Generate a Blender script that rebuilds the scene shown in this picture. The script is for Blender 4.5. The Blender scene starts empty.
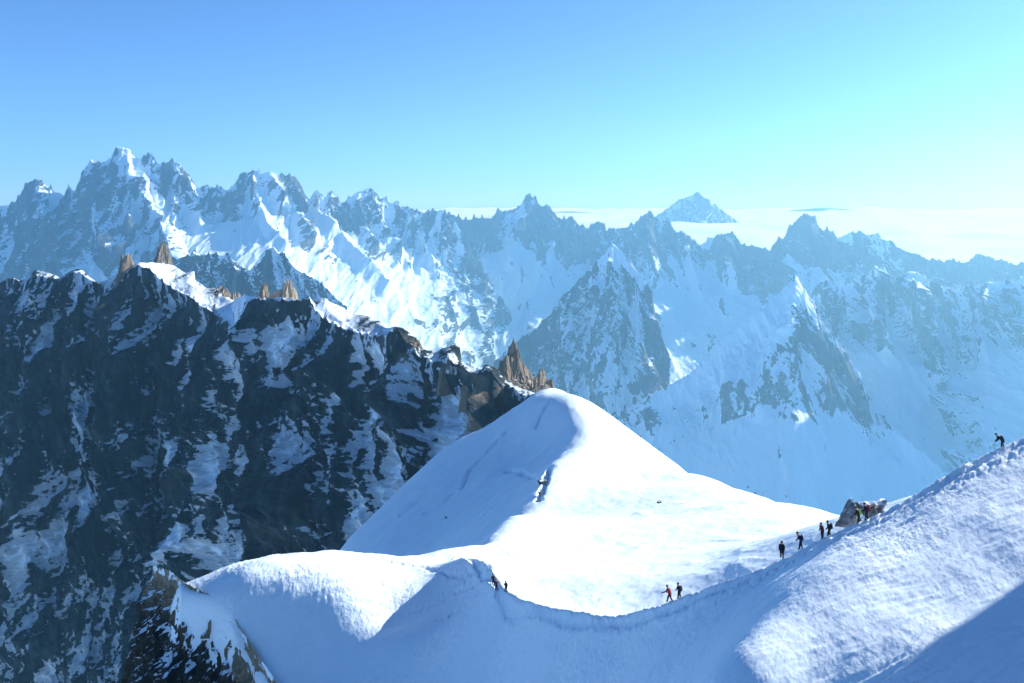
import bpy, math, random
import numpy as np

# ------------------------------------------------------------------ camera, sky, sun, exposure
sc = bpy.context.scene
COL = sc.collection
F, HX, HY = 1000.0, 512.0, 200.0            # focal length in pixels, principal column, row of the true horizon

cam = bpy.data.cameras.new('camera')
cam.sensor_width = 36.0
cam.lens = F / 1024 * 36.0
cam.shift_y = -(341.5 - HY) / 1024
cam.clip_start, cam.clip_end = 1.0, 400000.0
camo = bpy.data.objects.new('camera', cam)
camo.location = (0, 0, 0)
camo.rotation_euler = (math.radians(90), 0, 0)
COL.objects.link(camo)
sc.camera = camo

SUN_AZ, SUN_EL = 62.0, 25.0                 # degrees right of the view direction (+Y), above the horizon
world = bpy.data.worlds.new('World')
sc.world = world
world.use_nodes = True
wn = world.node_tree
bg = wn.nodes['Background']
sky = wn.nodes.new('ShaderNodeTexSky')
sky.sky_type = 'NISHITA'
sky.sun_disc = False
sky.sun_elevation = math.radians(SUN_EL)
sky.sun_rotation = math.radians(SUN_AZ)
sky.altitude = 3800
sky.air_density = 1.0
sky.dust_density = 0.15
sky.ozone_density = 8.0
wn.links.new(sky.outputs[0], bg.inputs[0])
bg.inputs[1].default_value = 0.095

sd = bpy.data.lights.new('sun', 'SUN')
sd.energy = 5.0
sd.angle = math.radians(0.5)
sd.color = (1.0, 0.95, 0.88)
so = bpy.data.objects.new('sun', sd)
so.rotation_euler = (math.radians(90 - SUN_EL), 0, math.radians(180 - SUN_AZ))
so.location = (300, 100, 300)
COL.objects.link(so)

sc.view_settings.view_transform = 'Standard'
sc.view_settings.look = 'None'
sc.view_settings.gamma = 1.0
sc.view_settings.exposure = 1.03
sc.cycles.use_denoising = True
sc.cycles.max_bounces = 8
sc.cycles.volume_bounces = 5

# ------------------------------------------------------------------ helpers
rng = np.random.RandomState(7)
_perm = np.concatenate([rng.permutation(256)] * 2)
_ang = np.linspace(0, 2 * np.pi, 32, endpoint=False)
_gx, _gy = np.cos(_ang), np.sin(_ang)

def perlin(x, y, seed=0):
    x = x + seed * 17.31; y = y + seed * 9.77
    xi = np.floor(x).astype(np.int64); yi = np.floor(y).astype(np.int64)
    xf = x - xi; yf = y - yi
    xi &= 255; yi &= 255
    u = xf * xf * xf * (xf * (xf * 6 - 15) + 10)
    v = yf * yf * yf * (yf * (yf * 6 - 15) + 10)
    def g(ix, iy, fx, fy):
        h = _perm[_perm[ix & 255] + (iy & 255)] & 31
        return _gx[h] * fx + _gy[h] * fy
    a = g(xi, yi, xf, yf); b = g(xi + 1, yi, xf - 1, yf)
    c = g(xi, yi + 1, xf, yf - 1); d = g(xi + 1, yi + 1, xf - 1, yf - 1)
    a = a + u * (b - a); c = c + u * (d - c)
    return (a + v * (c - a)) * 1.5

def fbm(x, y, o=5, seed=0, gain=.5):
    s = 0; a = 1; t = 0
    for k in range(o):
        s = s + a * perlin(x * 2 ** k, y * 2 ** k, seed + k); t += a; a *= gain
    return s / t

def ridged(x, y, o=5, seed=0, gain=.5):
    s = 0; a = 1; t = 0; w = 1
    for k in range(o):
        n = 1 - np.abs(perlin(x * 2 ** k, y * 2 ** k, seed + k)) * 1.6
        n = np.clip(n, 0, 1) ** 2
        s = s + a * n * w; t += a; a *= gain
        w = np.clip(n * 1.6, .25, 1)
    return s / t

def sstep(a, b, x):
    t = np.clip((x - a) / (b - a), 0, 1)
    return t * t * (3 - 2 * t)

def W(px, py, D):
    """the point of the place that lies D metres ahead and shows at that pixel of the photograph's camera"""
    return np.array([(px - HX) / F * D, D, (HY - py) / F * D])

def tag(o, label=None, cat=None, group=None, kind=None):
    if label: o['label'] = label
    if cat: o['category'] = cat
    if group: o['group'] = group
    if kind: o['kind'] = kind
    return o

def link_mesh(name, verts, faces, mat, parent=None, smooth=True):
    me = bpy.data.meshes.new(name)
    verts = np.asarray(verts, dtype=np.float32).reshape(-1, 3); faces = np.asarray(faces, dtype=np.int32)
    n = faces.shape[1]
    me.vertices.add(len(verts)); me.vertices.foreach_set('co', verts.ravel())
    me.loops.add(faces.size); me.loops.foreach_set('vertex_index', faces.ravel())
    me.polygons.add(len(faces))
    me.polygons.foreach_set('loop_start', np.arange(0, faces.size, n, dtype=np.int32))
    me.polygons.foreach_set('loop_total', np.full(len(faces), n, dtype=np.int32))
    if smooth: me.polygons.foreach_set('use_smooth', np.ones(len(faces), dtype=bool))
    me.update(calc_edges=True); me.validate()
    me.materials.append(mat)
    o = bpy.data.objects.new(name, me)
    COL.objects.link(o)
    if parent: o.parent = parent
    return o

def add_attr(o, name, val):
    a = o.data.attributes.new(name, 'FLOAT', 'POINT')
    a.data.foreach_set('value', np.asarray(val, dtype=np.float32).ravel())

def grid_faces(nr, nc, wrap=False):
    i = np.arange(nr * nc).reshape(nr, nc)
    if wrap: i = np.hstack([i, i[:, :1]])
    return np.stack([i[:-1, :-1], i[:-1, 1:], i[1:, 1:], i[1:, :-1]], -1).reshape(-1, 4)

def grid_normals(P, up=True):
    du = np.gradient(P, axis=1); dv = np.gradient(P, axis=0)
    n = np.cross(du, dv)
    n /= np.linalg.norm(n, axis=-1, keepdims=True) + 1e-9
    return n

def in_poly(px, py, poly):
    ins = np.zeros(px.shape, bool); j = len(poly) - 1
    for i in range(len(poly)):
        xi, yi = poly[i]; xj, yj = poly[j]
        c = ((yi > py) != (yj > py)) & (px < (xj - xi) * (py - yi) / (yj - yi + 1e-12) + xi)
        ins ^= c; j = i
    return ins

def seg_dist(px, py, line):
    d = np.full(px.shape, 1e9)
    for (x0, y0), (x1, y1) in zip(line[:-1], line[1:]):
        vx, vy = x1 - x0, y1 - y0
        t = np.clip(((px - x0) * vx + (py - y0) * vy) / (vx * vx + vy * vy + 1e-9), 0, 1)
        d = np.minimum(d, np.hypot(px - x0 - t * vx, py - y0 - t * vy))
    return d

def soft_poly(px, py, poly, w):
    """1 inside, 0 outside, soft over w"""
    s = np.where(in_poly(px, py, poly), 1.0, -1.0) * seg_dist(px, py, poly + [poly[0]])
    return sstep(-w, w, s)

# ------------------------------------------------------------------ materials
class NT:
    def __init__(s, name):
        s.m = bpy.data.materials.new(name); s.m.use_nodes = True
        s.t = s.m.node_tree; s.b = s.t.nodes['Principled BSDF']
    def n(s, typ, **kw):
        nd = s.t.nodes.new(typ)
        for k, v in kw.items():
            if k.startswith('i_'): nd.inputs[k[2:]].default_value = v
            else: setattr(nd, k, v)
        return nd
    def l(s, a, b): s.t.links.new(a, b)
    def math(s, op, a, b=None, clamp=False):
        nd = s.n('ShaderNodeMath', operation=op); nd.use_clamp = clamp
        for k, v in enumerate((a, b)):
            if v is None: continue
            if isinstance(v, (int, float)): nd.inputs[k].default_value = v
            else: s.l(v, nd.inputs[k])
        return nd.outputs[0]
    def mapr(s, v, a, b, c=0, d=1, smooth=False):
        nd = s.n('ShaderNodeMapRange')
        if smooth: nd.interpolation_type = 'SMOOTHSTEP'
        s.l(v, nd.inputs[0])
        for k, q in enumerate((a, b, c, d)): nd.inputs[k + 1].default_value = q
        return nd.outputs[0]
    def mix(s, f, a, b):
        nd = s.n('ShaderNodeMix', data_type='RGBA')
        if isinstance(f, (int, float)): nd.inputs[0].default_value = f
        else: s.l(f, nd.inputs[0])
        for k, v in ((6, a), (7, b)):
            if isinstance(v, tuple): nd.inputs[k].default_value = (*v, 1)
            else: s.l(v, nd.inputs[k])
        return nd.outputs[2]
    def noise(s, scale, detail=6, rough=.55, stretch=(1, 1, 1)):
        tc = s.n('ShaderNodeTexCoord'); mp = s.n('ShaderNodeMapping')
        mp.inputs['Scale'].default_value = stretch
        s.l(tc.outputs['Object'], mp.inputs[0])
        nd = s.n('ShaderNodeTexNoise'); nd.inputs['Scale'].default_value = scale
        nd.inputs['Detail'].default_value = detail; nd.inputs['Roughness'].default_value = rough
        s.l(mp.outputs[0], nd.inputs['Vector'])
        return nd.outputs['Fac']

SNOW = (.75, .86, .95)

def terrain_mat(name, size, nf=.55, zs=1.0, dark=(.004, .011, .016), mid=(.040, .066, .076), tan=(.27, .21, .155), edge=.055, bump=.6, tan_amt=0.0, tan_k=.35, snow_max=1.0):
    """rock with snow where the mesh attribute 'snow' says; size = the metres of one large rock feature"""
    t = NT(name)
    at = t.n('ShaderNodeAttribute', attribute_name='snow')
    n1 = t.noise(1 / size, 8, .62, (1, 1, zs))
    n2 = t.noise(5.0 / size, 6, .65, (1, 1, zs))
    streak = t.noise(2.5 / size, 6, .6, (1, 1, .22))
    big = t.noise(.35 / size, 3, .5)
    f = t.math('ADD', at.outputs['Fac'], t.math('MULTIPLY', t.math('SUBTRACT', n2, .5), nf))
    f = t.math('ADD', f, t.math('MULTIPLY', t.math('SUBTRACT', n1, .5), .35))
    fac = t.math('MULTIPLY', t.mapr(f, .5 - edge, .5 + edge, smooth=True), t.mapr(at.outputs['Fac'], .95, 1.25, snow_max, 1))
    slab = t.noise(1.3 / size, 5, .7, (1, 1, .3))
    rock = t.mix(t.math('MULTIPLY', t.mapr(streak, .40, .60), t.mapr(slab, .42, .56, .12, 1)), dark, mid)
    tn = t.math('ADD', t.mapr(t.math('ADD', big, t.math('MULTIPLY', t.math('SUBTRACT', n1, .5), .5)), .5, .68), tan_amt, True)
    ta = t.n('ShaderNodeAttribute', attribute_name='tan')
    tn = t.math('MULTIPLY', t.math('ADD', t.math('MULTIPLY', tn, tan_k), ta.outputs['Fac'], True), t.mapr(n2, .3, .6, .5, 1))
    rock = t.mix(tn, rock, tan)
    t.l(t.mix(fac, rock, SNOW), t.b.inputs['Base Color'])
    t.b.inputs['Roughness'].default_value = .85
    t.b.inputs['Specular IOR Level'].default_value = .15
    bp = t.n('ShaderNodeBump'); bp.inputs['Distance'].default_value = size * .3
    t.l(t.math('MULTIPLY', t.mapr(fac, 0, 1, 1, .25), bump), bp.inputs['Strength'])
    t.l(t.math('ADD', streak, t.math('MULTIPLY', n2, .7)), bp.inputs['Height'])
    t.l(bp.outputs[0], t.b.inputs['Normal'])
    return t.m

def snow_mat():
    t = NT('wind_packed_snow')
    n1 = t.noise(.12, 5, .55)
    n2 = t.noise(1.1, 6, .6, (1.0, .45, 1.0))
    n3 = t.noise(.5, 5, .65)
    t.l(t.mix(t.mapr(n1, .3, .7), (.70, .84, .94), (.78, .88, .95)), t.b.inputs['Base Color'])
    t.b.inputs['Roughness'].default_value = .7
    t.b.inputs['Specular IOR Level'].default_value = .2
    at = t.n('ShaderNodeAttribute', attribute_name='rough')
    bp = t.n('ShaderNodeBump'); bp.inputs['Distance'].default_value = .5
    t.l(t.mapr(at.outputs['Fac'], 0, 1, .06, .55), bp.inputs['Strength'])
    t.l(t.math('ADD', n2, t.math('MULTIPLY', n3, 1.2)), bp.inputs['Height'])
    t.l(bp.outputs[0], t.b.inputs['Normal'])
    return t.m

def plain_mat(name, col, rough=.7, noise=.25, scale=30):
    t = NT(name)
    n = t.noise(scale, 4)
    t.l(t.mix(t.mapr(n, .3, .7), tuple(c * (1 - noise) for c in col), tuple(min(1, c * (1 + noise)) for c in col)), t.b.inputs['Base Color'])
    t.b.inputs['Roughness'].default_value = rough
    t.b.inputs['Specular IOR Level'].default_value = .25
    return t.m

M_SNOW = snow_mat()
M_CLIFF = terrain_mat('dark_granite_with_snow', 26.0, zs=.5, tan_k=.08, edge=.10, snow_max=.60, nf=.95)  # wall snow capped darker to stand for deep shade; shelves stay white
M_FAR = terrain_mat('far_granite_with_snow', 150.0, dark=(.028, .034, .04), mid=(.11, .11, .11), tan=(.24, .20, .16))
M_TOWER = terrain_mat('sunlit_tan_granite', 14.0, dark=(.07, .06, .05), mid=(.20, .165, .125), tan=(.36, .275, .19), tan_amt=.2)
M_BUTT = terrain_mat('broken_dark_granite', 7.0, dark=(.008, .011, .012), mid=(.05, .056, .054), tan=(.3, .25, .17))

# ------------------------------------------------------------------ lofted mountains
def loft(name, rows, px0, px1, dpx, nv, mat, seed, amp, size, aniso=.35, crest_row=1, crest_amp=.25, octs=7,
         ribs=(), snow_thr=.62, snow_k=2.6, gully=.9, fields=(), rockfields=(), rowsub=None, tanfields=(), warp=.35, sn_noise=.3, sn_off=0.0, crest_rock=(0, 1), back_snow=0.0, rowamp=None, rib2=None, blotch=None, streaks=None,
         jag=0.0, jag_size=None, rib_k=.6):
    """a mountain side: rows of points from behind its crest, over the crest and down its faces to the valley.
    rows: lists of (px, py, D); joined by straight slopes, then broken up by ridged noise along the surface normal."""
    u = np.arange(px0, px1 + dpx, dpx)
    R = []
    for r in rows:
        r = sorted(r); xs = [q[0] for q in r]
        py = np.interp(u, xs, [q[1] for q in r]); D = np.interp(u, xs, [q[2] for q in r])
        R.append(np.stack([u, py, D], -1))
    R = np.array(R)
    k = len(R)
    if rowsub is None: rowsub = [1] * (k - 1)
    cum = np.concatenate([[0], np.cumsum(np.array(rowsub, float))]); cum /= cum[-1]
    tv = np.linspace(0, 1, nv)
    # put samples on the crest exactly
    ci = int(round(cum[crest_row] * (nv - 1))); 
    seg = np.clip(np.searchsorted(cum, tv, 'right') - 1, 0, k - 2)
    lt = (tv - cum[seg]) / (cum[seg + 1] - cum[seg])
    tv_c = np.abs(tv - cum[crest_row]).argmin(); seg[tv_c] = min(crest_row, k - 2); lt[tv_c] = 0 if crest_row <= k - 2 else 1
    WR = np.stack([(R[..., 0] - HX) / F * R[..., 2], R[..., 2], (HY - R[..., 1]) / F * R[..., 2]], -1)
    P = WR[seg] * (1 - lt[:, None, None]) + WR[seg + 1] * lt[:, None, None]
    X, Y, Z = P[..., 0], P[..., 1], P[..., 2]
    PX = HX + F * X / Y; PY = HY - F * Z / Y
    N = grid_normals(P)
    N[N[..., 2] < 0] *= -1
    # distance down from the crest, in metres
    step = np.linalg.norm(np.diff(P, axis=0), axis=-1)
    s = np.concatenate([np.zeros((1, P.shape[1])), np.cumsum(step, 0)]); s = s - s[tv_c]
    a = X; b = s
    wx = fbm(a / size * .6, b / size * .4, 3, seed + 40) * warp * size
    wy = fbm(a / size * .6 + 9, b / size * .4 + 4, 3, seed + 41) * warp * size
    A, B = (a + wx) / size, (b + wy) / size * aniso
    rn = ridged(A, B, octs, seed, .52)
    fine = ridged((a + wx * .5) / size * 3.4, (b + wy) / size * 1.0, max(3, octs - 2), seed + 11, .55)
    det = rn + .35 * fine
    if rowamp is not None: ra = np.interp(tv, cum, rowamp)[:, None]
    else: ra = 1.0
    flat = ra * (.22 + .78 * sstep(.92, .6, N[..., 2])); disp = (det - .55) * amp * flat
    if rib2:
        r2 = ridged((a + .6 * wx) / rib2[0], (b + wy) / rib2[0] * .2, 5, seed + 21, .5)
        disp = disp + (r2 - .42) * rib2[1] * np.clip(flat, 0, 1)
    for line, w, h in ribs:
        w_ = w
        d = seg_dist(PX, PY, line)
        d = d * (1 + .5 * fbm(a / size * 1.3, b / size * .8, 3, seed + 70))
        rb = np.clip(1 - d / w_, 0, 1)
        disp = disp + h * rib_k * rb ** 1.2
    m = np.abs(b) / (size * .5)
    disp = np.where(b < 0, disp * .3, disp)
    damp = crest_amp + (1 - crest_amp) * sstep(0, 1, m)
    disp = disp * damp
    Q = P + N * disp[..., None]
    if jag:
        js = jag_size or size * .12
        jj = (ridged(a / js, b / js * .25, 4, seed + 90, .6) - .45) * jag * (1 - sstep(0, size * .35, np.abs(b)))
        Q[..., 2] += jj
    NN = grid_normals(Q)
    NN[NN[..., 2] < 0] *= -1
    nz = NN[..., 2]
    conc = (.5 - rn) + .45 * (.42 - fine)
    dg = fbm((a * .8 - b * .6) / size * 2.6, (a * .6 + b * .8) / size * .8, 5, seed + 57)
    snow = .5 + sn_off + snow_k * (nz - snow_thr) * .5 + gully * conc + sn_noise * fbm(a / size * 2.6, b / size * .9, 5, seed + 55) + .7 * sn_noise * dg
    if rib2: snow = snow + rib2[2] * (.42 - r2)
    if blotch:
        bs = blotch[0]
        snow = snow + blotch[1] * fbm((a * 1.35 + .45 * b) / bs, (b * .55 - .2 * a) / bs, 5, seed + 58, .62) + blotch[2] * fbm(a / bs / 7, b / bs / 9, 3, seed + 59)
    if streaks:
        st = ridged((a + .25 * b + .5 * wx) / streaks[0], b / streaks[0] * .22, 2, seed + 66)
        st2 = ridged((a - .2 * b + .5 * wx) / streaks[0] * 2.3 + 5, b / streaks[0] * .6, 2, seed + 67)
        snow = snow + streaks[1] * sstep(.62, .95, st) + .6 * streaks[1] * sstep(.7, .95, st2)
    snow = snow - crest_rock[0] * (1 - sstep(0, crest_rock[1], np.abs(b))) + back_snow * (b < -3) * (.3 + .7 * sstep(128, 142, PX) * (1 - sstep(392, 400, PX)))
    for poly, val, w in fields:
        q = soft_poly(PX + fbm(a / size * 2, b / size * 2, 4, seed + 60) * w * 2.5, PY + fbm(a / size * 2, b / size * 2, 4, seed + 61) * w * 2.5, poly, w)
        snow = snow + val * q
    o = link_mesh(name, Q, grid_faces(*P.shape[:2])[:, ::-1], mat)
    add_attr(o, 'snow', np.clip(snow, -.6, 1.6))
    tn = np.zeros(PX.shape)
    for poly, val, w in tanfields:
        tn = np.maximum(tn, val * soft_poly(PX, PY, poly, w) * sstep(-.25, .3, fbm(a / size * 5, b / size * 3, 4, seed + 63)))
    add_attr(o, 'tan', tn)
    return o, Q

def slope_row(prev, pys, slope):
    """the row below prev that shows at rows pys after descending towards the camera at the given slope"""
    out = []
    for (px, py, D) in prev:
        z = (HY - py) / F * D
        p2 = np.interp(px, [q[0] for q in pys], [q[1] for q in pys]) if isinstance(pys, list) else pys
        sl = np.interp(px, [q[0] for q in slope], [q[1] for q in slope]) if isinstance(slope, list) else slope
        q = (p2 - HY) / F
        D2 = (-z + sl * D) / (q + sl)
        out.append((px, p2, D2))
    return out

def back_row(crest, dD, dz):
    return [(px * 1.0, HY - F * ((HY - py) / F * D - dz) / (D + dD), D + dD) for (px, py, D) in crest]

def with_D(pts, Ds):
    return [(x, y, float(np.interp(x, [q[0] for q in Ds], [q[1] for q in Ds]))) for x, y in pts]

def resample(crest, xs):
    c = sorted(crest)
    return [(x, float(np.interp(x, [q[0] for q in c], [q[1] for q in c])), float(np.interp(x, [q[0] for q in c], [q[2] for q in c]))) for x in xs]

# ---- the jagged massif at the left
crV = [(-200,225),(-120,205),(-60,214),(0,205),(15,200),(26,185),(36,181),(45,183),(57,190),(64,194),(68,183),(71,184),(74,188),(79,177),(85,166),(90,161),(98,162),
       (108,158),(115,150),(123,147),(127,146),(133,150),(137,157),(141,157),(148,151),(153,154),(160,163),(165,161),(172,159),(180,162),(187,170),(193,180),(199,185),
       (208,181),(213,186),(228,187),(233,182),(240,173),(253,169),(262,171),(270,170),(280,173),(287,173),(295,176),(300,185),(304,196),(310,198),(314,192),(318,190),
       (323,191),(326,197),(329,191),(334,192),(340,201),(345,200),(355,190),(365,188),(372,189),(380,196),(387,195),(391,201),(396,198),(402,205),(408,204),(415,209),
       (422,212),(430,211),(436,209),(442,207),(448,214),(460,228),(480,262),(510,312),(540,352),(580,385)]
crV = with_D(crV, [(-200,9300),(120,9000),(270,9300),(400,10000),(500,10000),(580,9600)])
xsV = list(range(-200, 581, 10))
b0 = resample(crV, xsV)
r1 = slope_row(b0, [(-200,260),(0,262),(125,235),(200,225),(270,212),(320,218),(400,240),(440,262),(480,290),(510,330),(540,366),(580,398)], 1.7)
r2 = slope_row(r1, [(-200,300),(0,300),(125,285),(200,252),(270,245),(320,245),(400,268),(440,280),(480,308),(510,345),(540,380),(580,410)], [(-200,1.2),(120,1.1),(200,.45),(300,.5),(500,.6)])
r3 = slope_row(r2, [(-200,340),(200,330),(330,330),(420,345),(480,355),(510,368),(540,395),(580,425)], [(-200,.8),(200,.34),(500,.32)])
r4 = slope_row(r3, [(-200,420),(500,410),(580,450)], .4)
snowV = [([(193,214),(215,222),(245,240),(262,262),(258,285),(240,268),(215,252),(192,246)], 1.3, 3),
         ([(236,205),(260,222),(290,243),(330,268),(365,300),(415,325),(450,350),(330,350),(300,300),(270,262),(245,235)], 1.0, 3),
         ([(300,196),(312,206),(330,222),(345,243),(365,262),(345,262),(325,240),(308,222)], 1.2, 2),
         ([(345,255),(380,262),(420,268),(422,285),(440,320),(400,318),(365,285)], 1.1, 3),
         ([(80,250),(100,262),(112,290),(90,295)], 1.0, 2), ([(112,155),(128,148),(140,170),(125,178)], .5, 3),
         ([(140,165),(170,205),(195,240),(180,235),(150,190)], .5, 3), ([(125,250),(145,238),(140,262),(128,275)], .8, 2)]
ribV = [([(123,148),(130,175),(150,205),(165,235),(175,262)], 16, 230), ([(90,162),(88,190),(95,215),(110,250)], 14, 200), ([(36,181),(45,215),(62,245),(75,290)], 16, 220),
        ([(180,162),(192,190),(200,225)], 10, 170), ([(270,170),(290,205),(305,240)], 10, 160), ([(253,169),(258,200),(268,228),(285,247)], 8, 130),
        ([(295,176),(320,215),(350,250),(385,290)], 9, 150), ([(372,189),(385,225),(400,250)], 8, 120), ([(355,190),(362,225),(375,250)], 6, 110), ([(402,205),(420,235),(432,262)], 8, 130)]
loft('mountain_range', [back_row(b0, 900, 900), crV, r1, r2, r3, r4], -200, 575, 1.0, 520, M_FAR, 3, 230, 620, aniso=.32, rib2=(150, 95, .9), blotch=(70, .7, .3), crest_row=1, ribs=ribV,
     fields=snowV, snow_thr=.56, snow_k=1.7, gully=1.0, sn_off=-.22, crest_rock=(.08, 400), rowsub=[.35, 1.4, 1, 1, .3], jag=65, jag_size=80, crest_amp=.12)
tag(bpy.data.objects['mountain_range'], 'jagged grey rock massif with sunlit snow ramps behind the dark cliff', kind='structure')

# ---- the long blue range across the middle and right, with its glacier basins
crT = [(380,225),(400,220),(425,212),(437,210),(441,206),(445,209),(455,213),(464,217),(475,215),(490,216),(499,210),(508,207),(519,205),(523,197),(530,194),(536,198),(541,204),(548,206),(555,212),
       (558,217),(566,218),(572,216),(578,221),(588,226),(602,222),(606,229),(614,227),(622,225),(636,223),(641,218),(645,213),(653,213),(660,217),(668,222),(678,229),(688,233),
       (692,240),(700,242),(709,238),(719,237),(727,231),(732,231),(738,238),(748,246),(757,247),(765,245),(770,248),(775,240),(784,235),(790,227),(797,222),(805,218),(810,216),
       (815,219),(822,227),(828,228),(838,234),(845,231),(852,228),(865,231),(873,235),(880,233),(888,237),(897,244),(910,249),(920,252),(930,260),(940,261),(950,258),(960,262),
       (970,257),(980,253),(990,255),(1000,259),(1012,260),(1024,262),(1080,255),(1140,270),(1220,262)]
crT = with_D(crT, [(380,11300),(530,11800),(650,10800),(810,9700),(1024,8300),(1220,7200)])
xsT = list(range(380, 1221, 10))
b0 = resample(crT, xsT)
r1 = slope_row(b0, [(380,255),(460,262),(500,250),(535,236),(590,258),(650,250),(730,262),(810,262),(900,275),(1024,290),(1220,290)], 1.5)
r2 = slope_row(r1, [(380,300),(480,300),(600,285),(700,290),(850,300),(1220,320)], [(380,.45),(1220,.7)])
r3 = slope_row(r2, [(380,350),(1220,355)], .26)
r4 = slope_row(r3, [(380,440),(1220,430)], .22)
r5 = [(px, 600., 3700.) for px in (380, 1220)]
snowT = [([(480,235),(512,210),(528,208),(520,240),(535,262),(600,265),(590,300),(520,330),(440,340),(420,300),(450,282),(470,262)], .32, 4),
         ([(664,300),(672,275),(700,264),(730,285),(730,300),(700,330),(660,345)], .35, 4), ([(640,225),(672,235),(668,300),(645,300)], -.35, 6), ([(720,240),(790,250),(800,300),(745,300)], -.3, 7), ([(540,230),(560,232),(540,262),(525,290),(518,270)], -.4, 4), ([(586,232),(600,235),(560,290),(545,292)], -.4, 4), ([(490,235),(500,240),(480,272),(470,275)], -.45, 3), ([(425,280),(500,300),(515,322),(440,318)], -.55, 6), ([(800,240),(850,245),(830,300),(790,300)], -.3, 6),
         ([(826,228),(853,228),(850,240),(835,238)], .8, 1.5), ([(692,240),(712,238),(708,247)], .9, 1.5),
         ([(380,360),(1220,360),(1220,700),(380,700)], .5, 4), ([(440,345),(640,330),(560,420),(430,420)], .5, 4)]
ribT = [([(530,194),(528,215),(522,240),(512,262)], 9, 200), ([(548,206),(556,232),(550,262)], 9, 180), ([(588,226),(575,250),(560,270)], 7, 160), ([(499,210),(492,240),(485,270)], 7, 150),
        ([(650,213),(648,245),(655,275)], 12, 240), ([(688,233),(690,265),(700,295)], 7, 150), ([(730,231),(722,258),(735,285)], 10, 220), ([(810,216),(800,245),(790,280)], 14, 300),
        ([(873,235),(880,262),(890,300)], 10, 220), ([(930,260),(945,290)], 8, 160), ([(980,253),(975,285)], 8, 160)]
loft('snowy_mountain_range', [back_row(b0, 1000, 1000), crT, r1, r2, r3, r4, r5], 380, 1200, 1.0, 560, M_FAR, 17, 330, 800, aniso=.4, rib2=(170, 140, 1.0), blotch=(90, .75, .4), crest_row=1, ribs=ribT,
     fields=snowT, snow_thr=.52, snow_k=1.8, gully=.9, sn_off=-.12, crest_rock=(.5, 900), rowsub=[.3, 1.2, 1.2, 1.1, 1, .7], jag=85, jag_size=95, crest_amp=.12)
tag(bpy.data.objects['snowy_mountain_range'], 'hazy blue snowy range with glacier basins along the right horizon', kind='structure')

# ---- the grey pyramid in the middle distance
def spur(name, crest, Ds, lows, slopes, mat, seed, amp, size, label, dpx=.8, nv=380, thr=.6, ribs=(), fields=(), back=(500, 700), rowsub=None, jag=28, **kw):
    crest = with_D(crest, Ds)
    xs = np.arange(crest[0][0], crest[-1][0] + 4, 5.0).tolist()
    rows = [crest]; cur = resample(crest, xs)
    b = back_row(cur, *back)
    rows.insert(0, b)
    for lo, sl in zip(lows, slopes):
        cur = slope_row(cur, lo, sl); rows.append(cur)
    loft(name, rows, crest[0][0], crest[-1][0], dpx, nv, mat, seed, amp, size, crest_row=1, ribs=ribs, fields=fields, snow_thr=thr, rowsub=rowsub or [.3] + [1] * len(lows), jag=jag, rib2=(size * .28, amp * .32, .7), blotch=(size * .16, .7, .3), **kw)
    o = bpy.data.objects[name]
    tag(o, label, kind='structure')
    return o

spur('pyramid_mountain', [(440,420),(475,388),(500,355),(520,337),(540,323),(560,300),(585,272),(600,258),(613,243),(620,250),(630,262),(642,274),(652,292),(656,330),(662,375),(680,410),(720,440),(760,470)],
     [(440,6600),(613,7000),(760,6000)], [[(440,440),(530,385),(613,330),(655,385),(760,485)], [(440,520),(760,520)]], [1.9, 1.0], M_FAR, 29, 210, 420,
     'steep grey rock pyramid with thin snow streaks in the middle distance', thr=.66, ribs=[([(613,243),(606,290),(600,340),(598,400)], 22, 260), ([(640,274),(636,320),(640,380)], 12, 150), ([(560,300),(562,340),(570,400)], 14, 160)],
     fields=[([(612,240),(622,252),(640,275),(632,275),(618,258)], .8, 2), ([(500,330),(560,330),(560,430),(440,440)], -.2, 10)], back=(700, 500), crest_amp=.1)
spur('snowy_spur', [(600,425),(640,400),(690,372),(715,345),(740,320),(765,304),(780,292),(790,280),(797,276),(803,288),(812,300),(825,325),(845,350),(862,375),(872,405),(900,432),(950,475),(1000,520)],
     [(600,5900),(797,6100),(900,5300),(1000,4900)], [[(600,440),(690,400),(740,352),(797,320),(850,395),(900,445),(950,485),(1000,530)], [(600,480),(700,430),(797,400),(850,425),(900,462),(950,500),(1000,545)], [(600,540),(900,540),(1000,580)]], [1.0, .95, .45], M_FAR, 37, 150, 380,
     'rocky spur with a broad snow flank in front of the blue range', thr=.62, rowamp=[.4, 1, 1, .45, .35], ribs=[([(797,276),(792,320),(775,360),(760,410)], 18, 110), ([(812,300),(815,350),(830,400)], 12, 100)],
     fields=[([(780,292),(795,285),(790,330),(770,365),(700,400),(640,410),(690,372),(740,320)], .95, 5), ([(798,285),(815,305),(806,312),(795,300)], .8, 2), ([(790,330),(860,370),(860,415),(760,415)], -.25, 6), ([(600,425),(1000,425),(1000,600),(600,600)], .42, 5)], back=(600, 500), crest_amp=.1)
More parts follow.
